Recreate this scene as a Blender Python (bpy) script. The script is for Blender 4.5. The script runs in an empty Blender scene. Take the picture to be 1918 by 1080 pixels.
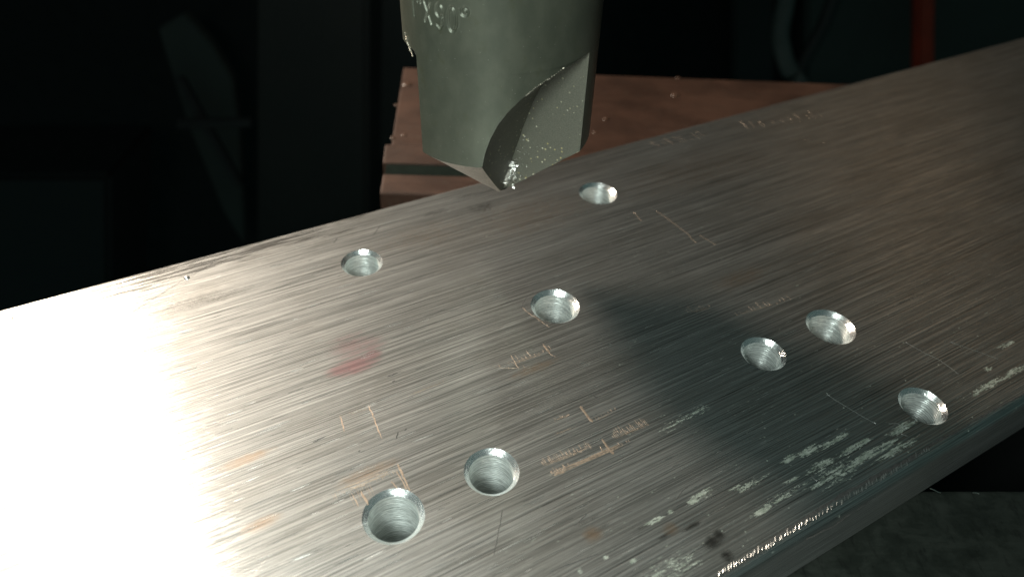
import bpy, bmesh, math, random
import numpy as np
from mathutils import Vector, Matrix, noise as mnoise

MM = 0.001
R_ = math.radians
scene = bpy.context.scene
C = scene.collection

# ------------------------------------------------------------------ camera
PITCH, ROLL, FPX = R_(42.04), R_(4.51), 1360.6
CAM = Vector((0, 0, 73.0))                       # millimetres, bar top is z = 0
FW = Vector((0, math.cos(PITCH), -math.sin(PITCH)))
_r = Vector((1, 0, 0)); _u = _r.cross(FW)
RT = math.cos(ROLL) * _r + math.sin(ROLL) * _u
UP = -math.sin(ROLL) * _r + math.cos(ROLL) * _u
cd = bpy.data.cameras.new('camera')
cam = bpy.data.objects.new('camera', cd); C.objects.link(cam)
cd.sensor_width = 36.0
cd.lens = 36.0 * FPX / 1918.0
cd.clip_start = 0.005; cd.clip_end = 20.0
m = Matrix.Identity(4)
for i in range(3):
    m[i][0] = RT[i]; m[i][1] = UP[i]; m[i][2] = -FW[i]; m[i][3] = CAM[i] * MM
cam.matrix_world = m
cd.dof.use_dof = True
cd.dof.focus_distance = 0.094
cd.dof.aperture_fstop = 23.0
scene.camera = cam

# ------------------------------------------------------------------ world, lamps, exposure
w = bpy.data.worlds.new('World'); scene.world = w; w.use_nodes = True
bg = w.node_tree.nodes['Background']
bg.inputs[0].default_value = (0.42, 0.95, 0.90, 1); bg.inputs[1].default_value = 0.05

def area_lamp(name, loc, target, size, size_y, power, col, spread=180):
    ld = bpy.data.lights.new(name, 'AREA'); ld.shape = 'RECTANGLE'
    ld.size = size * MM; ld.size_y = size_y * MM; ld.energy = power; ld.color = col
    ld.spread = R_(spread)
    o = bpy.data.objects.new(name, ld); C.objects.link(o)
    o.location = Vector(loc) * MM
    d = (Vector(target) - Vector(loc)).normalized()
    o.rotation_euler = d.to_track_quat('-Z', 'Y').to_euler()
    return o
YAW = R_(32.616)
G = Vector((math.cos(YAW), math.sin(YAW), 0)); NN = Vector((-math.sin(YAW), math.cos(YAW), 0))
def st(s, t, z=0.0): return G * s + NN * t + Vector((0, 0, z))
# work lamp beside the photographer, long axis across the grain
key = area_lamp('work_lamp_light', st(-36, -3, 88), st(-10, 70, 0), 30, 30, 0.31, (0.88, 1.0, 0.94))
# warm lamp low behind on the left
warm = area_lamp('warm_lamp_light', (-248, 262, 170), (0, 100, 0), 50, 60, 1.02, (1.0, 0.865, 0.71), 110)
# warm fill added out of view for brown sheen on the far bar
back = area_lamp('added_warm_fill', (330, 640, 330), (60, 130, 0), 260, 160, 0.045, (1.0, 0.65, 0.36))

scene.view_settings.view_transform = 'Standard'
scene.view_settings.look = 'None'
scene.view_settings.exposure = 0.0
scene.view_settings.gamma = 1.0
scene.view_settings.use_curve_mapping = False
scene.cycles.use_denoising = True
scene.cycles.denoising_prefilter = 'ACCURATE'
scene.cycles.sample_clamp_indirect = 2.0
scene.cycles.blur_glossy = 0.5
scene.cycles.max_bounces = 8

# ------------------------------------------------------------------ small helpers
def ray(px, py):
    return FW + RT * ((px - 959) / FPX) - UP * ((py - 540) / FPX)
def at_z(px, py, z=0.0):
    d = ray(px, py); return CAM + d * ((z - CAM.z) / d.z)
def at_y(px, py, y):
    d = ray(px, py); return CAM + d * ((y - CAM.y) / d.y)
def px_st(px, py):
    q = at_z(px, py, 0.0); return q.dot(G), q.dot(NN)

def mesh_obj(name, verts, faces, mat, parent=None, smooth=False, scale=MM):
    me = bpy.data.meshes.new(name)
    me.from_pydata([tuple(c * scale for c in v) for v in verts], [], faces)
    me.update()
    if smooth:
        me.polygons.foreach_set('use_smooth', [True] * len(me.polygons))
    if mat: me.materials.append(mat)
    o = bpy.data.objects.new(name, me); C.objects.link(o)
    if parent: o.parent = parent
    return o
def bm_obj(name, bm, mat, parent=None, smooth=False):
    me = bpy.data.meshes.new(name); bm.to_mesh(me); bm.free()
    if smooth: me.polygons.foreach_set('use_smooth', [True] * len(me.polygons))
    if mat: me.materials.append(mat)
    o = bpy.data.objects.new(name, me); C.objects.link(o)
    if parent: o.parent = parent
    return o
def tag(o, label=None, cat=None, group=None, kind=None):
    if label: o['label'] = label
    if cat: o['category'] = cat
    if group: o['group'] = group
    if kind: o['kind'] = kind
    return o
def thing(name, loc, rotz, label, cat, group=None):
    o = bpy.data.objects.new(name, None); C.objects.link(o)
    o.location = Vector(loc) * MM; o.rotation_euler = (0, 0, rotz)
    o.empty_display_size = 0.01
    return tag(o, label, cat, group)

# ------------------------------------------------------------------ node expression helper
class NT:
    def __init__(self, name):
        self.mat = bpy.data.materials.new(name); self.mat.use_nodes = True
        self.nt = self.mat.node_tree; self.nt.nodes.clear()
        self.out = self.nt.nodes.new('ShaderNodeOutputMaterial')
    def node(self, t, **kw):
        n = self.nt.nodes.new(t)
        for k, v in kw.items(): setattr(n, k, v)
        return n
    def put(self, sock, v):
        if isinstance(v, E): v = v.s
        if isinstance(v, bpy.types.NodeSocket): self.nt.links.new(v, sock)
        elif isinstance(v, (tuple, list)):
            n = len(sock.default_value); v = tuple(v) + ((1.0,) if n == 4 and len(v) == 3 else ())
            sock.default_value = v
        else: sock.default_value = v
    def math(self, op, a, b=0.0, c=None, clamp=False):
        n = self.node('ShaderNodeMath', operation=op, use_clamp=clamp)
        self.put(n.inputs[0], a); self.put(n.inputs[1], b)
        if c is not None: self.put(n.inputs[2], c)
        return E(self, n.outputs[0])
    def vec(self, x, y, z):
        n = self.node('ShaderNodeCombineXYZ')
        self.put(n.inputs[0], x); self.put(n.inputs[1], y); self.put(n.inputs[2], z)
        return E(self, n.outputs[0])
    def coords(self):
        tc = self.node('ShaderNodeTexCoord'); s = self.node('ShaderNodeSeparateXYZ')
        vm = self.node('ShaderNodeVectorMath', operation='SCALE'); vm.inputs['Scale'].default_value = 1000.0
        self.nt.links.new(tc.outputs['Object'], vm.inputs[0]); self.nt.links.new(vm.outputs[0], s.inputs[0])
        return tuple(E(self, s.outputs[i]) for i in range(3))
    def noise(self, v, detail=2.0, rough=0.5, dist=0.0):
        n = self.node('ShaderNodeTexNoise'); n.inputs['Scale'].default_value = 1.0
        n.inputs['Detail'].default_value = detail; n.inputs['Roughness'].default_value = rough
        n.inputs['Distortion'].default_value = dist
        self.put(n.inputs['Vector'], v); return E(self, n.outputs['Fac'])
    def voronoi(self, v, feature='F1', rand=1.0):
        n = self.node('ShaderNodeTexVoronoi', feature=feature); n.inputs['Scale'].default_value = 1.0
        n.inputs['Randomness'].default_value = rand
        self.put(n.inputs['Vector'], v); return n
    def ramp(self, x, lo, hi):       # smoothstep
        n = self.node('ShaderNodeMapRange', interpolation_type='SMOOTHSTEP')
        self.put(n.inputs['Value'], x); n.inputs['From Min'].default_value = lo; n.inputs['From Max'].default_value = hi
        return E(self, n.outputs['Result'])
    def mix(self, f, a, b):
        n = self.node('ShaderNodeMix', data_type='RGBA')
        self.put(n.inputs[0], f); self.put(n.inputs[6], a); self.put(n.inputs[7], b)
        return E(self, n.outputs[2])
    def bump(self, h, dist, strength=1.0, normal=None):
        n = self.node('ShaderNodeBump'); n.inputs['Strength'].default_value = strength
        n.inputs['Distance'].default_value = dist
        self.put(n.inputs['Height'], h)
        if normal is not None: self.put(n.inputs['Normal'], normal)
        return E(self, n.outputs[0])
    def tangent(self, v):
        n = self.node('ShaderNodeVectorTransform', vector_type='VECTOR', convert_from='OBJECT', convert_to='WORLD')
        n.inputs[0].default_value = v; return E(self, n.outputs[0])
    def principled(self, **kw):
        n = self.node('ShaderNodeBsdfPrincipled')
        for k, v in kw.items():
            if v is not None: self.put(n.inputs[k.replace('_', ' ')], v)
        return E(self, n.outputs[0])
    def mixsh(self, f, a, b):
        n = self.node('ShaderNodeMixShader'); self.put(n.inputs[0], f)
        self.nt.links.new(a.s, n.inputs[1]); self.nt.links.new(b.s, n.inputs[2]); return E(self, n.outputs[0])
    def finish(self, sh):
        self.nt.links.new(sh.s, self.out.inputs[0]); return self.mat
class E:
    def __init__(self, nt, s): self.nt, self.s = nt, s
    def __add__(self, o): return self.nt.math('ADD', self, o)
    __radd__ = __add__
    def __sub__(self, o): return self.nt.math('SUBTRACT', self, o)
    def __rsub__(self, o): return self.nt.math('SUBTRACT', o, self)
    def __mul__(self, o): return self.nt.math('MULTIPLY', self, o)
    __rmul__ = __mul__
    def max(self, o): return self.nt.math('MAXIMUM', self, o)
    def clamp(self): return self.nt.math('ADD', self, 0.0, clamp=True)

def simple_mat(name, col, rough=0.5, metal=0.0, var=0.3, freq=0.2, bump=0.0, aniso=None):
    n = NT(name); x, y, z = n.coords()
    f = n.noise(n.vec(x * freq, y * freq, z * freq), 5, 0.6)
    k = n.ramp(f, 0.3, 0.7)
    a = tuple(c * (1 - var) for c in col); b = tuple(min(1, c * (1 + var)) for c in col)
    f2 = n.noise(n.vec(x * freq * 9, y * freq * 9, z * freq * 9), 3, 0.6)
    nm = n.bump(f2, bump) if bump else None
    return n.finish(n.principled(Base_Color=n.mix(k, a, b), Metallic=metal,
                                 Roughness=rough + (f2 - 0.5) * 0.25, Normal=nm))

# ------------------------------------------------------------------ bar material
T0, T1, BAR_T = 17.85, 95.4, 12.0
S0, S1 = -75.0, 330.0
def ell(n, s, t, lst):
    tot = None
    for (px, py, rs, rt, k) in lst:
        a, b = px_st(px, py)
        ds = (s - a) * (1.0 / rs); dt = (t - b) * (1.0 / rt)
        e = (1.0 - (ds * ds + dt * dt)).max(-1.0) * k if k != 1 else (1.0 - (ds * ds + dt * dt)).max(-1.0)
        tot = e if tot is None else tot.max(e)
    return tot

def make_bar_material():
    n = NT('brushed_aluminium'); s, t, z = n.coords()
    # gentle waviness so that the lines are not ruler-straight
    wob = n.noise(n.vec(s * 0.03, t * 0.05, 3.0), 2) * 0.2
    tt = t + wob + z
    gA = n.noise(n.vec(s * 0.017, tt * 5.4, 0.0), 3, 0.62)
    gB = n.noise(n.vec(s * 0.010, tt * 0.8, 7.0), 4, 0.65)
    gC = n.noise(n.vec(s * 0.08, tt * 6.6, 13.0), 3, 0.6)
    gD = n.noise(n.vec(s * 0.028, tt * 2.8, 21.0), 3, 0.7)
    gE = n.noise(n.vec(s * 0.30, tt * 3.5, 91.0), 2, 0.6)
    blot = n.noise(n.vec(s * 0.06, t * 0.11, 30.0), 5, 0.62)
    mott = n.noise(n.vec(s * 0.9, t * 1.4, 40.0), 4, 0.7)
    lines = n.ramp(gA * 0.55 + gC * 0.45, 0.39, 0.61)
    mid = n.ramp(gD * 0.6 + gB * 0.4, 0.34, 0.66)
    h = lines * 0.5 + mid * 0.35 + gE * 0.25
    nm = n.bump(h, 3.0e-5)
    # colour of the metal itself
    col = n.mix(lines * 0.72 + mid * 0.28, (0.24, 0.239, 0.232), (0.78, 0.775, 0.755))
    dull = n.ramp(blot, 0.42, 0.68)
    col = n.mix(dull * 0.3, col, (0.36, 0.335, 0.30))
    deep = n.ramp(gD * 0.45 + gC * 0.55, 0.40, 0.345)      # single dark drag lines
    col = n.mix(deep * 0.7, col, (0.10, 0.097, 0.093))
    brt = n.ramp(gA * 0.4 + gE * 0.6, 0.60, 0.66)          # short bright rubs
    col = n.mix(brt * 0.5, col, (0.88, 0.87, 0.85))
    # fine speckle
    col = n.mix(n.ramp(mott, 0.6, 0.75) * 0.18, col, (0.2, 0.19, 0.18))
    # red ink smudge
    ink = ell(n, s, t, [(665, 684, 4.2, 1.9, 1), (697, 665, 1.8, 1.4, .9), (638, 692, 2.6, 1.3, .9), (660, 648, 4.0, 3.0, .6), (690, 645, 2.8, 2.2, .55)])
    inkm = n.ramp(ink + (gA - 0.5) * 1.8 + (gC - 0.5) * 1.4 + (mott - 0.5) * 0.6, 0.05, 1.15)
    col = n.mix(inkm * 0.55, col, (0.52, 0.19, 0.22))
    # grime: finger marks, black smears, streaks along the back edge
    dk = ell(n, s, t, [(1338, 1012, 1.9, 0.9, 1), (1362, 1040, 0.9, 0.9, 1), (1296, 985, 1.6, 0.35, 1), (1245, 1003, 1.4, 0.25, .9), (1345, 1000, .9, .7, 1),
                       (905, 388, 3.2, 1.6, .6), (385, 560, 7, 1.6, .45), (340, 575, 4, 1.2, .5), (815, 398, 2.5, .7, .5),
                       (1205, 985, 1.6, .3, .6), (1100, 975, 2.2, .3, .5), (1120, 990, 2.0, .25, .6)])
    dkm = n.ramp(dk + (mott - 0.5) * 1.6 + (gA - 0.5) * 1.6, 0.0, 1.3)
    edge = n.ramp(t, T1 - 7.0, T1 - 1.5) * (0.25 + n.ramp(s, 45.0, 5.0) * 0.75)
    edgem = n.ramp(edge * 0.6 + (n.noise(n.vec(s * 0.09, tt * 2.4, 55.0), 4, 0.7) - 0.5) * 2.4, 0.32, 0.62)
    dirt = (dkm * 0.9).max(edgem * 0.8)
    col = n.mix(dirt, col, (0.055, 0.05, 0.045))
    # tan tarnish; the broad far patches are warm sheen put into the colour
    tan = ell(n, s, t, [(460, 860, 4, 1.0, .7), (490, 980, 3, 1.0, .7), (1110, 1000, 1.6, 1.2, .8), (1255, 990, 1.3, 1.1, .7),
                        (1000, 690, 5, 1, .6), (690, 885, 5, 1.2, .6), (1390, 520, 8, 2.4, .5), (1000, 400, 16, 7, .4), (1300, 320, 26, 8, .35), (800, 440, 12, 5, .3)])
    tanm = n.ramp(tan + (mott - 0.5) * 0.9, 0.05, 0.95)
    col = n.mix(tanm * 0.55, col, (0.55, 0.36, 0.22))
    # pale oxide flakes
    px = ell(n, s, t, [(1512, 846, 2.3, 0.62, 1), (1478, 858, 1.5, .5, 1), (1560, 826, 3.4, .42, 1), (1600, 838, 3.8, .5, 1), (1630, 850, 6.5, .6, 1),
                       (1690, 800, 3.5, .55, 1), (1680, 842, 4.4, .55, .8), (1570, 884, 4.2, 1.3, .55), (1535, 872, 2.6, .8, .7),
                       (1425, 957, 2.4, .38, 1), (1465, 930, 4.2, .5, .55), (1545, 900, 3.0, .4, .9),
                       (1315, 925, 1.8, .55, 1), (1300, 938, 1.0, .35, 1), (1225, 975, 1.6, .3, 1), (1256, 958, .5, .35, 1),
                       (1850, 722, 5.5, .55, .9), (1900, 695, 4.0, .5, .9), (1885, 645, 2.2, .45, .8), (1850, 690, 1.0, .4, .9),
                       (1250, 1072, 5, 1.5, .5), (1185, 1050, .5, .3, 1), (1135, 1043, .4, .35, 1), (1085, 1068, .4, .3, 1),
                       (1310, 768, 1.7, .6, .55), (1270, 790, 3.5, .6, .4), (1410, 905, 2.5, .5, .6), (1375, 915, 1.5, .3, .7), (1480, 900, 1.6, .3, .8)])
    fl = n.noise(n.vec(s * 0.42, tt * 3.6, 61.0), 6, 0.72)
    fl2 = n.noise(n.vec(s * 2.2, tt * 5.5, 71.0), 3, 0.7)
    pm = n.ramp(px * 0.8 + (fl - 0.5) * 4.0 + (fl2 - 0.5) * 2.2, 0.34, 0.58)
    vo = n.voronoi(n.vec(s * 0.55, t * 0.75, 5.0))
    spk = n.math('LESS_THAN', E(n, vo.outputs['Distance']), 0.07)
    region = n.ramp(t - s * 0.10, 40.0, 18.0)
    pm = pm.max(spk * region * 0.8)
    pcol = n.mix(n.ramp(mott, 0.35, 0.65), (0.13, 0.155, 0.125), (0.27, 0.295, 0.26))
    tng = n.tangent((0, 1, 0))
    rough = 0.20 + (gB - 0.5) * 0.16 + dirt * 0.2
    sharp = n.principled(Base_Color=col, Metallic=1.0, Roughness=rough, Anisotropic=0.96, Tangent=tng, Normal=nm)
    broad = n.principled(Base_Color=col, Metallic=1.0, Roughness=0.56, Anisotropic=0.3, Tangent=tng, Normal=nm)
    metal = n.mixsh(0.42, sharp, broad)
    pale = n.principled(Base_Color=pcol, Metallic=0.0, Roughness=0.75, Normal=n.bump(mott, 4e-5))
    return n.finish(n.mixsh(pm * 0.68, metal, pale))
MAT_BAR = make_bar_material()

def make_bore_material():
    n = NT('drilled_aluminium'); x, y, z = n.coords()
    a = n.noise(n.vec(x * 0.25, y * 0.25, z * 3.0), 3, 0.65)
    b = n.noise(n.vec(x * 1.6, y * 1.6, z * 8.0), 2, 0.6)
    w_ = n.noise(n.vec(x * 0.5, y * 0.5, z * 0.7), 2, 0.5)
    ring = n.math('SINE', z * 17.0 + w_ * 12.0) * 0.5 + 0.5
    h = a * 0.6 + b * 0.4 + ring * 0.3
    k = n.ramp(a * 0.6 + ring * 0.12 + b * 0.4, 0.36, 0.76)
    col = n.mix(k, (0.42, 0.445, 0.43), (0.86, 0.89, 0.87))
    return n.finish(n.principled(Base_Color=col, Metallic=0.68, Roughness=0.33 + (b - 0.5) * 0.2, Anisotropic=0.8, Tangent=n.tangent((0, 0, 1)), Normal=n.bump(h, 1.2e-4)))
MAT_BORE = make_bore_material()
def make_chamfer_material():
    n = NT('chattered_countersink'); x, y, z = n.coords()
    a = n.noise(n.vec(x * 1.1, y * 1.1, z * 2.0), 3, 0.7)
    return n.finish(n.principled(Base_Color=(0.90, 0.905, 0.90), Metallic=0.95, Roughness=0.15 + a * 0.16, Normal=n.bump(a, 7e-5)))
MAT_CHAMFER = make_chamfer_material()

# ------------------------------------------------------------------ the bar
bar = thing('aluminium_bar', st(120, 57, -BAR_T), YAW,
            'wide brushed aluminium bar with eight countersunk holes lying across the jaws', 'metal bar')
bpy.context.view_layer.update()
BAR_INV = Matrix.Translation(st(120, 57, -BAR_T) * MM) @ Matrix.Rotation(YAW, 4, 'Z')
BAR_INV = BAR_INV.inverted()
def bar_part(o):
    o.parent = bar; o.matrix_parent_inverse = BAR_INV
    o.rotation_euler = (0, 0, YAW)
    return o

HR = [3.35, 3.15, 3.6, 3.26, 3.44, 3.16, 3.58, 3.13]
# circle centres project slightly off the box centre: measured fit, bar frame
_fit = [(14.8, 115.3), (-24.84, 89.89), (6.96, 83.22), (-0.74, 52.16), (-11.82, 45.03), (38.38, 76.44), (50.42, 83.5), (59.5, 68.62)]
HOLE_C = []
for fx, fy in _fit:
    v = Vector((fx, fy, 0)) * (73.0 / 78.0); HOLE_C.append((v.dot(G), v.dot(NN)))
BORE = [r * 0.825 for r in HR]
NSEG = 72

def build_bar():
    bm = bmesh.new()
    fr, br = 1.25, 0.7                         # edge roundings, front and back
    def sheet(zz, radii, t0, t1, up):
        b2 = bmesh.new()
        def loop(pts):
            vs = [b2.verts.new((x * MM, y * MM, zz * MM)) for x, y in pts]
            return [b2.edges.new((vs[i], vs[(i + 1) % len(vs)])) for i in range(len(vs))]
        ed = []
        rect = [(S0 + (S1 - S0) * i / 30, t0) for i in range(30)] + [(S1, t0)] + [(S1 - (S1 - S0) * i / 30, t1) for i in range(30)] + [(S0, t1)]
        ed += loop(rect)
        for (hs, ht), r in zip(HOLE_C, radii):
            ed += loop([(hs + r * math.cos(2 * math.pi * k / NSEG), ht + r * math.sin(2 * math.pi * k / NSEG)) for k in range(NSEG)])
        bmesh.ops.triangle_fill(b2, use_beauty=True, use_dissolve=False, edges=ed, normal=(0, 0, 1 if up else -1))
        for f in b2.faces:
            if (f.normal.z > 0) != up: f.normal_flip()
        me = bpy.data.meshes.new('tmp'); b2.to_mesh(me); b2.free()
        bm.from_mesh(me); bpy.data.meshes.remove(me)
    sheet(0.0, HR, T0 + fr, T1 - br, True)
    sheet(-BAR_T, BORE, T0 + 0.8, T1 - 0.8, False)
    # profile round the sides
    prof = []
    def arc(ct, cz, r, a0, a1, k):
        return [(ct + r * math.cos(R_(a0 + (a1 - a0) * i / k)), cz + r * math.sin(R_(a0 + (a1 - a0) * i / k))) for i in range(k + 1)]
    front = arc(T0 + fr, -fr, fr, 90, 180, 14) + arc(T0 + 0.8, -BAR_T + 0.8, 0.8, 180, 270, 6)
    back = arc(T1 - 0.8, -BAR_T + 0.8, 0.8, -90, 0, 6) + arc(T1 - br, -br, br, 0, 90, 8)
    for pr in (front, back):
        ns = 60
        rows = []
        for i in range(ns + 1):
            s = S0 + (S1 - S0) * i / ns
            rows.append([bm.verts.new((s * MM, a * MM, b * MM)) for a, b in pr])
        for i in range(ns):
            for j in range(len(pr) - 1):
                f = bm.faces.new((rows[i][j], rows[i][j + 1], rows[i + 1][j + 1], rows[i + 1][j])); f.smooth = True
    for s, sg in ((S0, 1), (S1, -1)):
        vs = [bm.verts.new((s * MM, a * MM, b * MM)) for a, b in front + back]
        f = bm.faces.new(vs)
    bmesh.ops.recalc_face_normals(bm, faces=[f for f in bm.faces if f.smooth or len(f.verts) > 4])
    return bm
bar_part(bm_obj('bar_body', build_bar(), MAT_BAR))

rng = random.Random(5)
def build_hole(i):
    r, b = HR[i], BORE[i]
    cd_ = r - b
    # countersink cone with chatter facets
    V, F = [], []
    lobes = rng.choice((17, 19, 23)); ph = rng.random() * 6
    nr = 4
    for k in range(nr + 1):
        f = k / nr
        for q in range(NSEG):
            a = 2 * math.pi * q / NSEG
            wv = math.sin(lobes * a + ph + 2.2 * f) + 0.8 * mnoise.noise(Vector((3 * math.cos(a) + i * 9, 3 * math.sin(a), f * 1.5)))
            e = 0.055 * wv * math.sin(math.pi * f) if 0 < k < nr else 0
            rr = r - cd_ * f + e; zz = -cd_ * f + e
            V.append((rr * math.cos(a), rr * math.sin(a), zz))
    for k in range(nr):
        for q in range(NSEG):
            q2 = (q + 1) % NSEG
            F.append((k * NSEG + q, k * NSEG + q2, (k + 1) * NSEG + q2, (k + 1) * NSEG + q))
    # bore with drill rings
    V2, F2 = [], []
    nz = 70
    for k in range(nz + 1):
        zz = -cd_ - (BAR_T - cd_) * k / nz
        for q in range(NSEG):
            a = 2 * math.pi * q / NSEG
            e = 0.010 * mnoise.noise(Vector((zz * 3.1, i * 7.0, 0.4 * math.cos(a)))) + 0.012 * mnoise.noise(Vector((2 * math.cos(a), 2 * math.sin(a), zz * 1.5 + i)))
            if k == 0 or k == nz: e = 0
            V2.append(((b + e) * math.cos(a), (b + e) * math.sin(a), zz))
    for k in range(nz):
        for q in range(NSEG):
            q2 = (q + 1) % NSEG
            F2.append((k * NSEG + q, k * NSEG + q2, (k + 1) * NSEG + q2, (k + 1) * NSEG + q))
    hs, ht = HOLE_C[i]
    h = mesh_obj('drilled_hole', V2, F2, MAT_BORE, smooth=True)
    bar_part(h); h.location = st(hs, ht, 0) * MM
    c = mesh_obj('countersink', V, F, MAT_CHAMFER, parent=h)
    return h
for i in range(8): build_hole(i)

# --- scratches and scrapes on the bar's face: thin burrs standing on the surface
def mark_mat(name, col, rough, metal):
    n = NT(name); x, y, z = n.coords()
    f = n.noise(n.vec(x * 2.2, y * 2.2, z), 3, 0.7)
    return n.finish(n.principled(Base_Color=n.mix(n.ramp(f, 0.3, 0.7), tuple(c * 0.55 for c in col), col), Metallic=metal, Roughness=rough))
MAT_TAN = mark_mat('tan_scrape', (0.42, 0.33, 0.26), 0.5, 0.8)
MAT_BRIGHT = mark_mat('bright_scratch', (0.86, 0.86, 0.84), 0.42, 1.0)
MAT_BLACK = mark_mat('black_scratch', (0.05, 0.05, 0.048), 0.6, 0.2)
class Marks:
    def __init__(self): self.V, self.F = [], []
    def ribbon(self, pts, wd, z=0.02, jit=0.25):
        n = len(pts); base = len(self.V)
        if any(t > T1 - 1.0 for s, t in pts): return
        for i, (s, t) in enumerate(pts):
            a = pts[max(i - 1, 0)]; b = pts[min(i + 1, n - 1)]
            dx, dy = b[0] - a[0], b[1] - a[1]; L = math.hypot(dx, dy) or 1
            ww = wd * 0.5 * (1 + rng.uniform(-jit, jit)) * (0.35 if i in (0, n - 1) else 1)
            nx, ny = -dy / L * ww, dx / L * ww
            self.V += [(s + nx, t + ny, z * .3), (s, t, z), (s - nx, t - ny, z * .3)]
        for i in range(n - 1):
            k = base + 3 * i
            self.F += [(k, k + 3, k + 4, k + 1), (k + 1, k + 4, k + 5, k + 2)]
    def px_line(self, pts, wd, jit=0.25, sub=6, wob=0.05):
        q = [px_st(*p) for p in pts]; out = []
        for a, b in zip(q[:-1], q[1:]):
            for i in range(sub):
                f = i / sub; out.append((a[0] + (b[0] - a[0]) * f + rng.uniform(-wob, wob), a[1] + (b[1] - a[1]) * f + rng.uniform(-wob, wob)))
        out.append(q[-1]); self.ribbon(out, wd, jit=jit)
    def ladder(self, p0, p1, n, lmin, lmax, wd, rail=True, skew=0.0, up=1):
        n = int(n * 1.25); wd *= 0.75; lmin *= 0.6
        a, b = px_st(*p0), px_st(*p1)
        for i in range(n):
            f = (i + rng.uniform(-.3, .3)) / max(n - 1, 1)
            s = a[0] + (b[0] - a[0]) * f; t = a[1] + (b[1] - a[1]) * f + rng.uniform(-.12, .12)
            L = rng.uniform(lmin, lmax)
            k = 3
            self.ribbon([(s + skew * L * j / k + rng.uniform(-.02, .02), t + up * L * j / k) for j in range(k + 1)], wd * rng.uniform(.3, 1.0))
        if rail:
            for j in range(rail if isinstance(rail, int) and rail > 1 else 2):
                o = rng.uniform(-.25, .25); f0 = rng.uniform(0, .3); f1 = rng.uniform(.6, 1)
                self.ribbon([(a[0] + (b[0] - a[0]) * (f0 + (f1 - f0) * q / 8), a[1] + (b[1] - a[1]) * (f0 + (f1 - f0) * q / 8) + o + rng.uniform(-.02, .02)) for q in range(9)], wd * rng.uniform(.6, 1.2))
    def build(self, name, mat, label=None):
        o = bar_part(mesh_obj(name, self.V, self.F, mat))
        if label: o['label'] = label
        return o
def scrape(label, *ladders, lines=()):
    mk = Marks()
    for l in ladders: mk.ladder(*l[0], **l[1])
    for pts, wd in lines: mk.px_line(pts, wd)
    mk.build('scrape_mark', MAT_TAN, label)
scrape('tan ladder scrape right below the middle hole',
       (((955, 683), (1035, 655), 9, .5, 1.6, .10), {}), (((930, 690), (985, 690), 5, .3, .9, .07), {}),
       lines=(([(1018, 645), (1030, 662)], .3), ([(957, 665), (968, 685)], .12), ([(1030, 662), (1040, 668)], .1)))
scrape('tan bracket scrape above the hole pair',
       (((640, 780), (695, 762), 4, .2, .6, .08), {}), lines=(([(637, 778), (645, 808)], .14), ([(690, 760), (698, 775), (706, 798), (715, 820)], .14)))
scrape('tan comb scrape above the nearest hole',
       (((622, 925), (750, 875), 26, .2, .9, .10), dict(rail=5, up=-1)), (((650, 915), (690, 905), 8, 1.2, 2.4, .12), dict(up=-1)),
       lines=(([(745, 868), (768, 918)], .22), ([(742, 880), (762, 916)], .13), ([(733, 900), (745, 916)], .13), ([(660, 925), (672, 948)], .12), ([(676, 920), (690, 945)], .26)))
scrape('short tan bar scrape with ticks left of centre gouge',
       (((1110, 788), (1152, 768), 7, .15, .5, .07), {}), (((1040, 788), (1066, 778), 8, .2, .7, .08), {}), (((1040, 815), (1078, 800), 8, .1, .3, .07), {}),
       lines=(([(1087, 760), (1097, 775), (1110, 790)], .34),))
scrape('long tan hatched scrape below the bar centre',
       (((1020, 872), (1110, 838), 26, .4, 1.3, .10), dict(rail=3)), (((1030, 890), (1180, 826), 18, .1, .5, .10), dict(rail=14)),
       (((1150, 820), (1215, 795), 18, .4, 1.5, .09), dict(rail=3)), (((1035, 888), (1060, 880), 10, .3, .9, .14), dict(rail=6)),
       lines=(([(1128, 822), (1140, 840), (1150, 850)], .34), ([(1124, 836), (1130, 846)], .16)))
scrape('faint tan row of ticks left of centre', (((755, 745), (830, 715), 9, .1, .5, .07), {}))
scrape('faint tan crosses beyond the paired right holes', (((1380, 590), (1480, 560), 10, .3, 1.4, .08), {}), (((1290, 585), (1330, 575), 5, .3, 1.2, .07), {}))
scrape('tan nicks near the bar back edge', (((1240, 275), (1320, 255), 7, .5, 2.6, .12), dict(rail=False, skew=-.3)), (((1400, 240), (1560, 215), 9, .5, 3.0, .14), dict(rail=False, skew=.2)), (((1480, 260), (1560, 270), 6, .2, .9, .2), dict(rail=False)))
def scratch(label, lines, mat, wd):
    for pts in lines:
        mk = Marks(); mk.px_line(pts, wd); mk.build('scratch', mat)
scratch('fine black scratch running from the centre punch dot', [[(345, 523), (300, 552), (250, 583), (190, 617)], [(400, 492), (352, 519)]], MAT_BLACK, .06)
scratch('pale oblique scratch pair beyond the back holes', [[(1228, 394), (1262, 418), (1288, 438), (1303, 455)], [(1188, 398), (1202, 414)], [(1310, 440), (1340, 458)]], MAT_TAN, .12)
scratch('straight pale scratch between the right-hand holes', [[(1550, 739), (1580, 758), (1610, 776), (1640, 793)]], MAT_BRIGHT, .09)
scratch('pale scratch above the edge hole', [[(1697, 641), (1730, 660), (1762, 675), (1795, 700)], [(1780, 640), (1870, 672)]], MAT_BRIGHT, .09)
scratch('pale hooked scratch beside the edge hole', [[(1665, 793), (1680, 792), (1698, 802)], [(1688, 812), (1700, 816)], [(1520, 892), (1530, 900)]], MAT_BRIGHT, .12)
scratch('thin arc scratch beside the middle hole', [[(1000, 546), (987, 556), (979, 568), (977, 580)]], MAT_BLACK, .07)
scratch('pale arc scratch beside the middle hole', [[(979, 575), (986, 583), (996, 590), (1010, 599), (1030, 613)]], MAT_TAN, .09)
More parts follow.
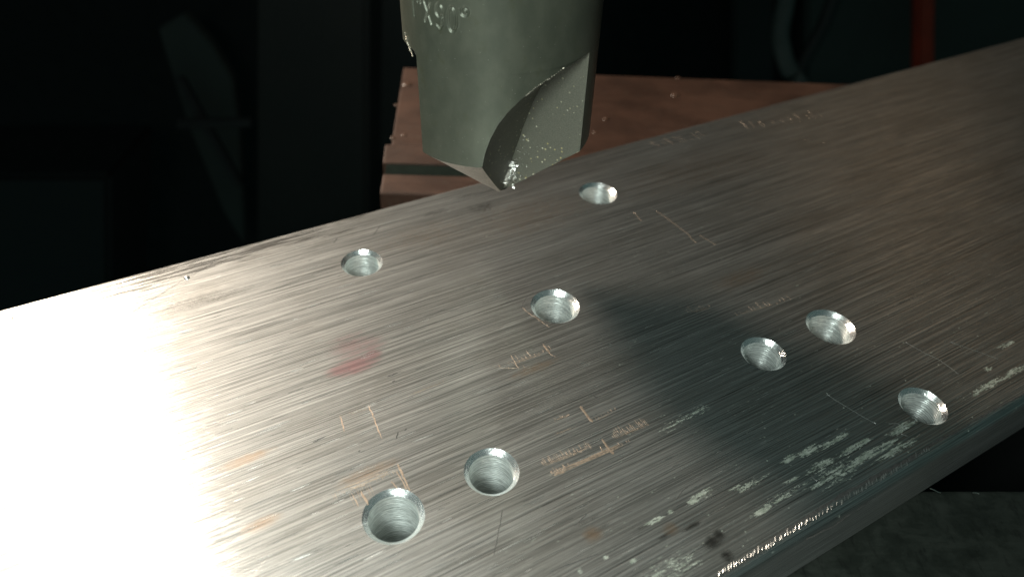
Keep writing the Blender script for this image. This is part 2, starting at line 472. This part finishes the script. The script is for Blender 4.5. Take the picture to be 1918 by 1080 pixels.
scratch('black gouges near the red smudge', [[(725, 705), (745, 698)], [(734, 715), (740, 712)], [(586, 828), (610, 816)], [(742, 822), (746, 808)], [(758, 806), (762, 802)], [(672, 845), (674, 843)], [(1112, 742), (1120, 744)], [(700, 440), (712, 422)], [(625, 455), (632, 445)]], MAT_BLACK, .14)
scratch('black drag lines toward the near corner', [[(1265, 935), (1285, 912), (1315, 895)], [(1030, 1070), (1120, 1036)], [(941, 955), (934, 995), (925, 1040)], [(1075, 985), (1100, 960)], [(1505, 1012), (1560, 985), (1640, 930)]], MAT_BLACK, .1)
scratch('dark cut marks at the bar end by the back edge', [[(0, 604), (4, 592), (6, 580)], [(22, 602), (25, 588)], [(27, 702), (29, 686)]], MAT_BLACK, .18)
mk = Marks(); mk.px_line([(1385, 1052), (1463, 999), (1568, 932), (1651, 886), (1722, 849)], .42, jit=.4, sub=10, wob=.06); mk.build('edge_groove', MAT_BLACK)
mk = Marks(); mk.px_line([(1722, 849), (1752, 826), (1788, 811), (1860, 767), (1918, 736), (2000, 690)], .2, jit=.5, sub=10, wob=.05); mk.build('edge_groove', MAT_BLACK)
mk = Marks()
for _ in range(300):
    px, py = rng.uniform(150, 1800), rng.uniform(380, 1075)
    s, t = px_st(px, py)
    if not (T0 + 4 < t < T1 - 2): continue
    if any(math.hypot(s - a, t - b) < r + 0.8 for (a, b), r in zip(HOLE_C, HR)): continue
    L = rng.uniform(.6, 3.5); d = rng.gauss(0, .03)
    mk.ribbon([(s + L * q / 4, t + L * d * q / 4) for q in range(5)], rng.uniform(.02, .05))
o = mk.build('fine_scratches', MAT_BRIGHT); o['kind'] = 'stuff'
mk = Marks()
for _ in range(260):
    px, py = rng.uniform(150, 1800), rng.uniform(380, 1075)
    s, t = px_st(px, py)
    if not (T0 + 4 < t < T1 - 2): continue
    if any(math.hypot(s - a, t - b) < r + 0.8 for (a, b), r in zip(HOLE_C, HR)): continue
    L = rng.uniform(.6, 4.5); d = rng.gauss(0, .03)
    mk.ribbon([(s + L * q / 4, t + L * d * q / 4) for q in range(5)], rng.uniform(.025, .06))
o = mk.build('fine_drag_lines', MAT_BLACK); o['kind'] = 'stuff'

# bright saw-tooth nicks along the near edge
mk = Marks()
sA, sB = px_st(1345, 1078)[0], px_st(1748, 832)[0]
s = sA
while s < sB:
    dens = 1.0 if s < sA + (sB - sA) * .82 else .35
    if rng.random() < dens:
        L = rng.uniform(.3, .75); t = 19.1 + rng.uniform(-.15, .15)
        mk.ribbon([(s, t - L * .35), (s + L * .45, t + L * .1), (s + L * .8, t + L * .45)], rng.uniform(.10, .24), z=.06)
    s += rng.uniform(.28, .62)
mk.build('edge_nicks', MAT_BRIGHT, 'row of bright slanted nicks along the near edge')
# centre punch dot
def dome(name, r, h, mat, parent=None, seg=14, rings=4):
    V = [(0, 0, h)]; F = []
    for k in range(1, rings + 1):
        a = math.pi / 2 * k / rings
        for q in range(seg):
            b = 2 * math.pi * q / seg
            V.append((r * math.sin(a) * math.cos(b), r * math.sin(a) * math.sin(b), h * math.cos(a)))
    for q in range(seg): F.append((0, 1 + q, 1 + (q + 1) % seg))
    for k in range(rings - 1):
        for q in range(seg):
            i0 = 1 + k * seg
            F.append((i0 + q, i0 + seg + q, i0 + seg + (q + 1) % seg, i0 + (q + 1) % seg))
    return mesh_obj(name, V, F, mat, parent, smooth=True)
pd = bar_part(dome('punch_dot', .42, .16, MAT_CHAMFER)); pd.location = st(*px_st(350, 520)) * MM
pd['label'] = 'tiny bright dot near the back edge'

# ------------------------------------------------------------------ the countersink cutter
def make_cutter_material(name, a, b, rough):
    n = NT(name); x, y, z = n.coords()
    f = n.noise(n.vec(x * 0.35, y * 0.35, z * 0.22), 5, 0.62)
    g = n.noise(n.vec(x * 9, y * 9, z * 9), 3, 0.65)
    col = n.mix(n.ramp(f, 0.32, 0.68), a, b)
    olive = n.noise(n.vec(x * 0.5 + 9.0, y * 0.5, z * 0.4), 4, 0.7)
    col = n.mix(n.ramp(olive, 0.56, 0.74) * 0.4, col, (0.045, 0.045, 0.02))
    col = n.mix(n.ramp(g, 0.62, 0.8) * 0.25, col, (0.12, 0.125, 0.11))
    vo = n.voronoi(n.vec(x * 1.3, y * 1.3, z * 1.3))
    spk = n.math('LESS_THAN', E(n, vo.outputs['Distance']), 0.055)
    col = n.mix(spk * 0.7, col, (0.25, 0.25, 0.22))
    return n.finish(n.principled(Base_Color=col, Metallic=0.5, Roughness=rough + (g - 0.5) * 0.2, Normal=n.bump(g + n.noise(n.vec(x * 0.3, y * 0.3, z * 5.0), 3, 0.7) * 0.7, 1.8e-5)))
MAT_STEEL = make_cutter_material('black_oxide_steel', (0.052, 0.056, 0.042), (0.070, 0.073, 0.055), 0.38)
def make_rake_material():
    n = NT('dusty_flute_steel'); x, y, z = n.coords()
    g = n.noise(n.vec(x * 6, y * 6, z * 6), 3, 0.7)
    vo = n.voronoi(n.vec(x * 1.9, y * 1.9, z * 1.9))
    d = E(n, vo.outputs['Distance'])
    sep = n.node('ShaderNodeSeparateColor'); n.nt.links.new(vo.outputs['Color'], sep.inputs[0])
    pick = n.math('GREATER_THAN', E(n, sep.outputs[0]), 0.45)
    spk = n.math('LESS_THAN', d, E(n, sep.outputs[2]) * 0.30) * pick
    col = n.mix(n.ramp(g, 0.3, 0.7), (0.055, 0.054, 0.042), (0.085, 0.083, 0.064))
    dustc = n.mix(E(n, sep.outputs[1]), (0.30, 0.24, 0.07), (0.55, 0.52, 0.42))
    low = n.ramp(z, 22.0, 6.0)
    col = n.mix(spk * (0.22 + low * 0.6), col, dustc)
    return n.finish(n.principled(Base_Color=col, Metallic=0.3, Roughness=0.55, Normal=n.bump(g + spk * 0.8, 4e-5)))
MAT_RAKE = make_rake_material()
MAT_GROUND = simple_mat('ground_steel_relief', (0.42, 0.40, 0.37), .3, 1.0, .15, .6, 2e-5)

RC, CONE = 12.7, 11.4
AZ = [-28.0, 95.0, 219.0, 332.0]
def interp(tab, x):
    if x <= tab[0][0]: return tab[0][1]
    for (a, va), (b, vb) in zip(tab[:-1], tab[1:]):
        if x <= b:
            f = (x - a) / (b - a); return va + (vb - va) * f
    return tab[-1][1]
HEEL = [(0, 71.5), (6, 70.5), (12, 69), (14.5, 67), (16.6, 64), (18.5, 60), (20.3, 54.5), (21.8, 48), (23.2, 40.0), (24.2, 31.5), (24.9, 23), (25.2, 13), (25.35, 0)]
CREASE = [(0, .55), (2.2, .95), (6.4, 2.1), (9.2, 2.9), (13, 4.0), (17.4, 5.5), (18.9, 6.2), (20.5, 7.4), (21.9, 8.9), (23.2, 10.2), (24.4, 11.6), (25.0, 12.3), (25.35, 12.7)]
ZRUN = 25.35
N_LAND, N_WALL, N_RAKE = 28, 16, 12
def section(k, z):
    """outline of sector k at height z, going round from its cutting edge to the next one"""
    A, B = AZ[k], AZ[k + 1]
    heel = B - interp(HEEL, z); rc = interp(CREASE, z)
    pts = []
    for i in range(N_LAND + 1):
        f = i / N_LAND; a = R_(A + (heel - A) * f)
        pts.append((RC * math.cos(a), RC * math.sin(a)))
    h = Vector(pts[-1]); c = Vector((rc * math.cos(R_(B)), rc * math.sin(R_(B))))
    mid = (h + c) * .5
    bow = (mid.length and 0.10) * (h - c).length
    nrm = Vector((math.cos(R_(B - 150)), math.sin(R_(B - 150))))
    ctl = mid + nrm * bow
    for i in range(1, N_WALL + 1):
        f = i / N_WALL
        p = h * (1 - f) ** 2 + ctl * 2 * f * (1 - f) + c * f * f
        pts.append((p.x, p.y))
    e = Vector((RC * math.cos(R_(B)), RC * math.sin(R_(B))))
    for i in range(1, N_RAKE):
        f = i / N_RAKE; p = c * (1 - f) + e * f
        pts.append((p.x, p.y))
    return pts
def zbot(k, j, p):
    r = math.hypot(*p); rel = 0.0
    if j <= N_LAND: rel = 0.9 * j / N_LAND
    elif j <= N_LAND + N_WALL: rel = 0.9 * (1 - (j - N_LAND) / N_WALL)
    return r * CONE / RC + rel * r / RC
def build_head():
    NP = N_LAND + N_WALL + N_RAKE
    NL = 44
    cols = []
    for k in range(3):
        for j in range(NP):
            z = 0.0
            for _ in range(14):
                z = zbot(k, j, section(k, z)[j])
            col = []
            for i in range(NL + 1):
                zz = z + (ZRUN - z) * (i / NL)
                p = section(k, zz)[j]; col.append((p[0], p[1], zz))
            cols.append(col)
    V, F, M = [], [], []
    n = len(cols)
    for c in cols: V += c
    def idx(c, i): return (c % n) * (NL + 1) + i
    for c in range(n):
        j = c % NP
        for i in range(NL):
            F.append((idx(c, i), idx(c + 1, i), idx(c + 1, i + 1), idx(c, i + 1)))
            M.append(1 if j >= N_LAND else 0)
    # ground cone below
    tipi = len(V); V.append((0, 0, 0))
    prev = [idx(c, 0) for c in range(n)]
    for kk in range(1, 5):
        f = 1 - kk / 5
        cur = []
        for c in range(n):
            x, y, z = cols[c][0]; cur.append(len(V)); V.append((x * f, y * f, z * f))
        for c in range(n):
            F.append((prev[(c + 1) % n], prev[c], cur[c], cur[(c + 1) % n])); M.append(2)
        prev = cur
    for c in range(n):
        F.append((prev[(c + 1) % n], prev[c], tipi)); M.append(2)
    return V, F, M, NP
cut_ax = Vector((-0.035, 0, 1)).normalized()
tip_pos = Vector((-0.0426 * 73, 1.26 * 73, 0.131 * 73))
cutter = thing('countersink_cutter', tip_pos, 0, 'grey-green steel three-flute countersink cutter pointing down above the bar', 'cutting tool')
cutter.rotation_euler = Vector((0, 0, 1)).rotation_difference(cut_ax).to_euler()
V, F, M, NP = build_head()
head = mesh_obj('fluted_head', V, F, MAT_STEEL, cutter)
head.data.materials.append(MAT_RAKE); head.data.materials.append(MAT_GROUND)
head.data.polygons.foreach_set('material_index', M)
head.data.polygons.foreach_set('use_smooth', [True] * len(F))
# sharp cutting edges, heels and cone rim
bm = bmesh.new(); bm.from_mesh(head.data)
bmesh.ops.remove_doubles(bm, verts=bm.verts, dist=1e-7)
for e in bm.edges:
    if len(e.link_faces) == 2 and e.calc_face_angle(0) > R_(24): e.smooth = False
bm.to_mesh(head.data); bm.free()

# shank with stamped size
STROKES = []
def stamp(cx, strokes): STROKES.extend([((cx + a[0], a[1]), (cx + b[0], b[1])) for a, b in strokes])
def poly(pts, closed=False):
    q = pts + ([pts[0]] if closed else []); return list(zip(q[:-1], q[1:]))
def oval(cx, cy, rx, ry, a0=0, a1=360, k=14):
    return poly([(cx + rx * math.cos(R_(a0 + (a1 - a0) * i / k)), cy + ry * math.sin(R_(a0 + (a1 - a0) * i / k))) for i in range(k + 1)])
DEG = RC * math.pi / 180                     # mm of arc per degree
def cxa(az): return az * DEG
stamp(cxa(219.3), poly([(0, 0), (0, 2.8)]) + poly([(0, 2.8), (-.5, 2.2)]))
stamp(cxa(223.6), poly([(0, 1.9), (.05, 2.8)])); stamp(cxa(226.2), poly([(0, 1.9), (.05, 2.8)]))
stamp(cxa(231.6), poly([(-.55, 0), (.55, 2.4)]) + poly([(.55, 0), (-.55, 2.4)]))
stamp(cxa(239.8), oval(0, 1.9, .52, .75) + oval(0, 1.9, .52, 2.0, -90, 0, 8) + poly([(0, -.1), (-.4, .15)]))
stamp(cxa(247.4), oval(0, 1.25, .56, 1.4))
stamp(cxa(254.4), oval(0, 2.35, .42, .42, k=10))
STAMP_Z = 29.75
def stamp_depth(u, z):
    v = z - STAMP_Z; best = 9
    for (ax, ay), (bx, by) in STROKES:
        dx, dy = bx - ax, by - ay; L2 = dx * dx + dy * dy
        f = max(0, min(1, ((u - ax) * dx + (v - ay) * dy) / L2)) if L2 else 0
        d = math.hypot(u - ax - f * dx, v - ay - f * dy); best = min(best, d)
    if best < .17: return -.20 * (1 - (best / .17) ** 2)
    if best < .34: return .035 * math.sin(math.pi * (best - .17) / .17)
    return 0
angs = [a * 3.0 for a in range(120) if not 213 < a * 3.0 < 261] + [213 + .33 * i for i in range(146)]
angs = sorted(set(round(a, 3) for a in angs))
zs = [ZRUN - 1e-3, 26, 27, 28, 28.8] + [29.3 + .11 * i for i in range(36)] + [33.5, 34.5, 36, 40, 50, 60, 75]
V, F = [], []
for z in zs:
    for a in angs:
        d = stamp_depth(a * DEG, z) if 212 < a < 262 and 29 < z < 33.5 else 0
        V.append(((RC + d) * math.cos(R_(a)), (RC + d) * math.sin(R_(a)), z))
na = len(angs)
for i in range(len(zs) - 1):
    for j in range(na):
        F.append((i * na + j, i * na + (j + 1) % na, (i + 1) * na + (j + 1) % na, (i + 1) * na + j))
F.append(tuple((len(zs) - 1) * na + j for j in range(na)))
shank = mesh_obj('shank', V, F, MAT_STEEL, cutter, smooth=True)
shank['label'] = 'round shank stamped X90 degrees'

# holder on the shank, added out of view to widen the bar's shadow
MAT_HOLD = simple_mat('dark_holder_steel', (0.05, 0.055, 0.05), .4, .7, .2, .1, 2e-5)
prof = [(13.0, 46), (22, 46), (26, 49), (26, 62), (23, 64), (23, 68), (30, 71), (30, 110), (13.0, 110)]
V, F = [], []; NS_ = 48
for r, z in prof:
    for q in range(NS_): V.append((r * math.cos(2 * math.pi * q / NS_), r * math.sin(2 * math.pi * q / NS_), z))
for k in range(len(prof)):
    for q in range(NS_):
        k2, q2 = (k + 1) % len(prof), (q + 1) % NS_
        F.append((k * NS_ + q, k * NS_ + q2, k2 * NS_ + q2, k2 * NS_ + q))
holder = mesh_obj('added_tool_holder', V, F, MAT_HOLD); holder.location = cutter.location; holder.rotation_euler = cutter.rotation_euler
tag(holder, 'unseen round steel tool holder added above the frame to shade the bar', 'tool holder')
# burrs at the flute run-outs and swarf welded to the tip
def lumps(name, pts, mat, parent, seed):
    r2 = random.Random(seed); V, F = [], []
    for (p, r) in pts:
        b = len(V)
        for k in range(12):
            d = Vector((r2.gauss(0, 1), r2.gauss(0, 1), r2.gauss(0, 1))).normalized()
            V.append(tuple(Vector(p) + d * r * r2.uniform(.5, 1.2)))
        bm = bmesh.new()
        for v in V[b:]: bm.verts.new(v)
        bmesh.ops.convex_hull(bm, input=bm.verts)
        bm.verts.ensure_lookup_table(); bm.verts.index_update()
        V[b:] = [tuple(v.co) for v in bm.verts]
        F += [tuple(b + v.index for v in f.verts) for f in bm.faces]
        bm.free()
    return mesh_obj(name, V, F, mat, parent)
MAT_CHIP = simple_mat('bright_aluminium_swarf', (0.82, 0.80, 0.76), 0.28, 1.0, .2, 1.5, 5e-5)
MAT_BURR = simple_mat('steel_burr', (0.30, 0.27, 0.22), 0.5, 0.7, .4, 1.5, 5e-5)
r2 = random.Random(3)
e0 = Vector((math.cos(R_(-28)), math.sin(R_(-28)), 0)); q0 = Vector((math.cos(R_(-118)), math.sin(R_(-118)), 0))
pts = []
for _ in range(120):
    f = r2.random() ** .8
    z = 2.1 + 4.2 * f; r = interp(CREASE, z) + abs(r2.gauss(0.1, .75)) * (1.2 - .6 * f)
    pts.append((e0 * r + q0 * r2.uniform(.05, .55) * (1 - .5 * f) + Vector((0, 0, z)), r2.uniform(.12, .45) * (1.1 - .5 * f)))
for _ in range(60):
    r = abs(r2.gauss(2.8, 1.6)); z = 2 + abs(r2.gauss(0, 2.6)) + r * .8
    pts.append((e0 * r + q0 * .05 + Vector((0, 0, z)), r2.uniform(.04, .10)))
sw = lumps('welded_swarf', pts, MAT_CHIP, cutter, 11); sw['label'] = 'bright aluminium swarf stuck near the tip'
def along_wall(k, z0, z1, n, rr, seed, name, lab):
    r3 = random.Random(seed); pts = []
    for i in range(n):
        z = z0 + (z1 - z0) * i / (n - 1)
        a = R_(AZ[k] + 360 - interp(HEEL, z))
        pts.append((Vector((math.cos(a), math.sin(a), 0)) * (RC + .02) + Vector((0, 0, z + r3.uniform(-.05, .05))), rr * r3.uniform(.4, 1.3)))
    o = lumps(name, pts, MAT_BURR, cutter, seed); o['label'] = lab
along_wall(0, 22.4, 24.9, 22, .14, 21, 'burr', 'rough burr along the visible flute run-out')
pts = []
aW = R_(214)
for i in range(16):
    f = i / 15
    pts.append((Vector((math.cos(R_(206 + 6 * f)), math.sin(R_(206 + 6 * f)), 0)) * (RC + .1 - .3 * f) + Vector((0, 0, 26.6 - 2.4 * f)), .2 * r2.uniform(.5, 1.2)))
o = lumps('burr', pts, MAT_BURR, cutter, 31); o['label'] = 'torn burr on the left flute run-out'

# ------------------------------------------------------------------ vise jaws under the bar
VY = R_(5.2)
def make_jaw_material():
    n = NT('brown_stained_steel'); x, y, z = n.coords()
    f = n.noise(n.vec(x * 0.06, y * 0.09, z * 0.1), 5, 0.62)
    g = n.noise(n.vec(x * 0.8, y * 0.8, z * 0.8), 4, 0.65)
    l = n.noise(n.vec(x * 0.05, y * 2.0, z * 2.0), 3, 0.6)
    col = n.mix(n.ramp(f, 0.3, 0.7), (0.026, 0.0125, 0.008), (0.052, 0.026, 0.017))
    col = n.mix(n.ramp(g, 0.55, 0.75) * .5, col, (0.045, 0.033, 0.025))
    return n.finish(n.principled(Base_Color=col, Metallic=0.2, Roughness=0.6 + (l - .5) * .3, Specular_IOR_Level=0.3, Normal=n.bump(g + l * .4, 6e-5)))
MAT_JAW = make_jaw_material()
def make_dark_jaw_material():
    n = NT('oily_dark_steel'); x, y, z = n.coords()
    f = n.noise(n.vec(x * 0.16, y * 0.22, z * 0.1), 6, 0.7, .3)
    g = n.noise(n.vec(x * 0.9, y * 0.25, z), 4, 0.65)
    l = n.noise(n.vec(x * 0.02, y * 3.0, z * 3), 3, 0.6)
    col = n.mix(n.ramp(f, 0.38, 0.62), (0.019, 0.022, 0.018), (0.034, 0.038, 0.032))
    col = n.mix(n.ramp(g, 0.52, 0.7) * .5, col, (0.007, 0.007, 0.006))
    return n.finish(n.principled(Base_Color=col, Metallic=0.5, Roughness=0.48 + (f - .5) * .4 + (l - .5) * .2, Normal=n.bump(l + g * .5, 3e-5)))
MAT_DARKJAW = make_dark_jaw_material()
n = NT('green_black_gap_filler'); x, y, z = n.coords()
MAT_GROOVE = n.finish(n.principled(Base_Color=n.mix(n.noise(n.vec(x * .3, y * .3, z), 3), (0.002, 0.004, 0.003), (0.006, 0.010, 0.008)), Roughness=0.9, Specular_IOR_Level=0.05))
def prism(name, prof, x0, x1, mat, parent, bev=0.0):
    """profile in (y, z), extruded along local x, edges softened"""
    bm = bmesh.new()
    a = [bm.verts.new((x0 * MM, y * MM, z * MM)) for y, z in prof]
    b = [bm.verts.new((x1 * MM, y * MM, z * MM)) for y, z in prof]
    n = len(prof)
    bm.faces.new(a); bm.faces.new(b[::-1])
    for i in range(n): bm.faces.new((a[i], b[i], b[(i + 1) % n], a[(i + 1) % n]))
    bmesh.ops.recalc_face_normals(bm, faces=bm.faces)
    if bev:
        bmesh.ops.bevel(bm, geom=list(bm.edges), offset=bev * MM, segments=2, affect='EDGES', profile=0.6)
    return bm_obj(name, bm, mat, parent)
ZJ = -BAR_T - 0.03
BED = -75.0
# rear jaw: local frame at its front left corner on the bed
rj = thing('rear_vise_jaw', (-28.0, 118.0, BED), VY, 'brown stained stepped vise jaw behind the cutter', 'vise jaw')
H = ZJ - BED
prism('jaw_plate', [(1.7, 0), (1.7, H - .2), (2.0, H), (8.6, H), (8.6, 0)], 0.2, 150, MAT_JAW, rj, .35)
prism('gap_filler', [(8.7, 0), (8.7, H - .9), (13.7, H - .9), (13.7, 0)], 0.4, 150, MAT_GROOVE, rj, .1)  # block filling the slot between plate and body, near-black green all over
prism('jaw_body', [(13.8, 0), (13.8, H - .6), (19.8, H), (20.1, H), (20.1, 0)], -.4, 150, MAT_JAW, rj, .3)
prism('jaw_top', [(20.2, 0), (20.2, H), (58.0, H), (58.0, 0)], 0.9, 150, MAT_JAW, rj, .3)
# droplets of cutting oil on it
MAT_OIL = None
n = NT('oil_droplet_film')
MAT_OIL = n.finish(n.principled(Base_Color=(0.06, 0.035, 0.025), Roughness=0.3, Metallic=0.0))
for (px, py, r, lab) in [(757, 253, 1.0, 'round bright oil droplet left of the cutter nearest the jaw step'), (736, 258, .9, 'oil droplet at the jaw left edge beside the step'),
                         (742, 197, .8, 'oil droplet halfway along the jaw left edge'), (763, 158, 2.0, 'broad oil droplet at the far left of the jaw top'),
                         (1135, 223, 1.3, 'oil droplet just right of the cutter, largest of its cluster'), (1115, 248, .9, 'small oil droplet hard against the right of the cutter'),
                         (1265, 178, 1.8, 'broad oil droplet in the middle of the jaw top right of the cutter'), (1270, 146, 1.0, 'oil droplet on the jaw back edge')]:
    d = dome('oil_droplet', r * .6, r * .16, MAT_OIL); d.location = (at_z(px, py, ZJ) + Vector((0, 0, 0.02))) * MM
    tag(d, lab, 'droplet', 'oil droplets on the rear jaw')
# front jaw
fj = thing('front_vise_jaw', (60.0, 59.3, BED), VY, 'dark mottled vise jaw under the near right of the bar', 'vise jaw')
prism('jaw_block', [(0, 0), (0, H), (-110, H), (-110, 0)], -150, 130, MAT_DARKJAW, fj, .4)
# loose swarf hairs and chips on the front jaw
MAT_HAIR = simple_mat('pale_swarf_hair', (0.75, 0.72, 0.66), .35, 1.0, .2, 1.0)
def hair(name, pts, r, label, cat):
    V, F = [], []; k = 5; n = len(pts)
    for i, p in enumerate(pts):
        a = Vector(pts[max(0, i - 1)]); b = Vector(pts[min(n - 1, i + 1)]); d = (b - a).normalized()
        x = d.orthogonal().normalized(); y = d.cross(x)
        for q in range(k):
            an = 2 * math.pi * q / k
            V.append(tuple(Vector(p) + (x * math.cos(an) + y * math.sin(an)) * r))
    for i in range(n - 1):
        for q in range(k):
            F.append((i * k + q, i * k + (q + 1) % k, (i + 1) * k + (q + 1) % k, (i + 1) * k + q))
    c = Vector(pts[0])
    o = mesh_obj(name, [tuple(Vector(v) - c) for v in V], F, MAT_HAIR, smooth=True); o.location = c * MM
    return tag(o, label, cat)
def jz(px, py, dz=.12): v = at_z(px, py, ZJ + dz); return tuple(v)
hair('swarf_hair', [jz(1742, 914, .6), jz(1750, 917, .5), jz(1757, 921, .3), jz(1762, 922, .12)], .07, 'thin curled swarf hair at the dark jaw back corner', 'swarf')
hair('swarf_sliver', [jz(1822, 922), jz(1828, 922), jz(1834, 924)], .07, 'short bright swarf sliver on the dark jaw back edge', 'swarf')
# bright chips lying on the jaw below the nearest hole
cpts = []
for _ in range(26):
    hs, ht = HOLE_C[4]; base = st(hs, ht, ZJ)
    cpts.append((base + Vector((r2.uniform(-1.5, 3.5), r2.uniform(0.5, 4), r2.uniform(.05, .5))), r2.uniform(.15, .5)))
cp = lumps('swarf_pile', [(p - st(*HOLE_C[4], ZJ), r) for p, r in cpts], MAT_CHIP, None, 77)
cp.location = st(*HOLE_C[4], ZJ) * MM
tag(cp, 'little heap of bright chips seen through the nearest hole', 'swarf')

# bed of the vise, closing the gap below the bar
bed = mesh_obj('vise_bed', [(-45, -60, BED), (230, -60, BED), (230, 205, BED), (-45, 205, BED), (-45, -60, BED - 30), (230, -60, BED - 30), (230, 205, BED - 30), (-45, 205, BED - 30)],
               [(0, 1, 2, 3), (7, 6, 5, 4), (0, 4, 5, 1), (1, 5, 6, 2), (2, 6, 7, 3), (3, 7, 4, 0)], simple_mat('black_vise_bed', (0.003, 0.0033, 0.003), .8, 0))
tag(bed, kind='structure')

# ------------------------------------------------------------------ dim workshop behind
def wall_poly(name, pts, Y, thick, mat, label=None, cat=None, parent=None, bev=2.0):
    q = [at_y(px, py, Y) for px, py in pts]
    c = sum(q, Vector()) / len(q)
    bm = bmesh.new()
    a = [bm.verts.new((p - c) * MM) for p in q]
    b = [bm.verts.new((p - c + Vector((0, thick, 0))) * MM) for p in q]
    k = len(q)
    bm.faces.new(a); bm.faces.new(b[::-1])
    for i in range(k): bm.faces.new((a[i], a[(i + 1) % k], b[(i + 1) % k], b[i]))
    bmesh.ops.recalc_face_normals(bm, faces=bm.faces)
    bmesh.ops.bevel(bm, geom=list(bm.edges), offset=bev * MM, segments=2, affect='EDGES')
    o = bm_obj(name, bm, mat, parent); o.location = c * MM
    if label: tag(o, label, cat)
    return o
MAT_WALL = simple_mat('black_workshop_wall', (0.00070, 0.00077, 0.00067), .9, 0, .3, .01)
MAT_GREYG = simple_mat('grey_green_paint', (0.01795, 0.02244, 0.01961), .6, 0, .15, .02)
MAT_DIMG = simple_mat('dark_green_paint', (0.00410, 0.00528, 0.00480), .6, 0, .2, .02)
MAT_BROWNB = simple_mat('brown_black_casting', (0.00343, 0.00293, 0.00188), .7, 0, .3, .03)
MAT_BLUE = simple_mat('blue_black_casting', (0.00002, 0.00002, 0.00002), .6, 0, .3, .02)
MAT_RUB = simple_mat('black_rubber', (0.012, 0.012, 0.012), .6, 0, .2, .05)
MAT_RED = simple_mat('red_paint', (0.2218, 0.0188, 0.0033), .5, 0, .15, .05)
YB = 640.0
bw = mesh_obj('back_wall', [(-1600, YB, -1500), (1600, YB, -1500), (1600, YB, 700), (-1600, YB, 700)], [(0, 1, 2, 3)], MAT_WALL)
tag(bw, kind='structure')
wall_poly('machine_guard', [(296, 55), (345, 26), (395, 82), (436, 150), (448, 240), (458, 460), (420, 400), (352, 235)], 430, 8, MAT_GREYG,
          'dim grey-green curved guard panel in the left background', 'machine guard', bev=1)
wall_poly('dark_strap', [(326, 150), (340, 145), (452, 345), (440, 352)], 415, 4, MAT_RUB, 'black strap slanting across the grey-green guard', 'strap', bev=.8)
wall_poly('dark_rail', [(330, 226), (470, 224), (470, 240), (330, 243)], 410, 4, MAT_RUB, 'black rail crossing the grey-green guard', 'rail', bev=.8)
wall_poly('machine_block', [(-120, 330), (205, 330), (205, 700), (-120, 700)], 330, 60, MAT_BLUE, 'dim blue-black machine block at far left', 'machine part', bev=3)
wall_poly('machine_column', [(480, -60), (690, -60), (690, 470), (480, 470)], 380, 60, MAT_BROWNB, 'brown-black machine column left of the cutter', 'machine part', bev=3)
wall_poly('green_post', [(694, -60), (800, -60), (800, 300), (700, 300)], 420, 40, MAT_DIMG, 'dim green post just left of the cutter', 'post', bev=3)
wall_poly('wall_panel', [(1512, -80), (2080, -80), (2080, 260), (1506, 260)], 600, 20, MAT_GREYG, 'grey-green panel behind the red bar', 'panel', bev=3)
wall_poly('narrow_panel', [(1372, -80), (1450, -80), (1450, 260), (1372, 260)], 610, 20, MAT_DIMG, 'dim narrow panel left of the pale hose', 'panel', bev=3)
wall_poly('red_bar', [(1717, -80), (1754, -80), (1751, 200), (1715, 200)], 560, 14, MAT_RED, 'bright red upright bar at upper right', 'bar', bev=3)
def hose(name, pts, Y, r, mat, label, cat):
    q = [at_y(px, py, Y) for px, py in pts]; out = []
    for i in range(len(q) - 1):
        p0, p1, p2, p3 = q[max(i - 1, 0)], q[i], q[i + 1], q[min(i + 2, len(q) - 1)]
        for s_ in range(6):
            f = s_ / 6
            out.append(.5 * (2 * p1 + (p2 - p0) * f + (2 * p0 - 5 * p1 + 4 * p2 - p3) * f * f + (3 * p1 - p0 - 3 * p2 + p3) * f ** 3))
    out.append(q[-1]); c = out[0]; V, F = [], []; k = 10
    for i, p in enumerate(out):
        d = (out[min(i + 1, len(out) - 1)] - out[max(i - 1, 0)]).normalized(); x = d.orthogonal().normalized(); y = d.cross(x)
        for j in range(k):
            a = 2 * math.pi * j / k; V.append(tuple(p - c + (x * math.cos(a) + y * math.sin(a)) * r))
    for i in range(len(out) - 1):
        for j in range(k): F.append((i * k + j, i * k + (j + 1) % k, (i + 1) * k + (j + 1) % k, (i + 1) * k + j))
    o = mesh_obj(name, V, F, mat, smooth=True); o.location = c * MM
    return tag(o, label, cat)
MAT_HOSE = simple_mat('pale_grey_hose', (0.06426, 0.07069, 0.06640), .5, 0, .2, .05)
hose('hose', [(1478, -70), (1472, 0), (1462, 60), (1466, 95), (1478, 130), (1500, 160)], 520, 6.5, MAT_HOSE, 'pale grey hose hanging behind the bar', 'hose')
hose('cable', [(1590, -70), (1560, 0), (1540, 50), (1515, 95), (1488, 150)], 540, 4.5, MAT_RUB, 'black cable slanting beside the pale hose', 'cable')
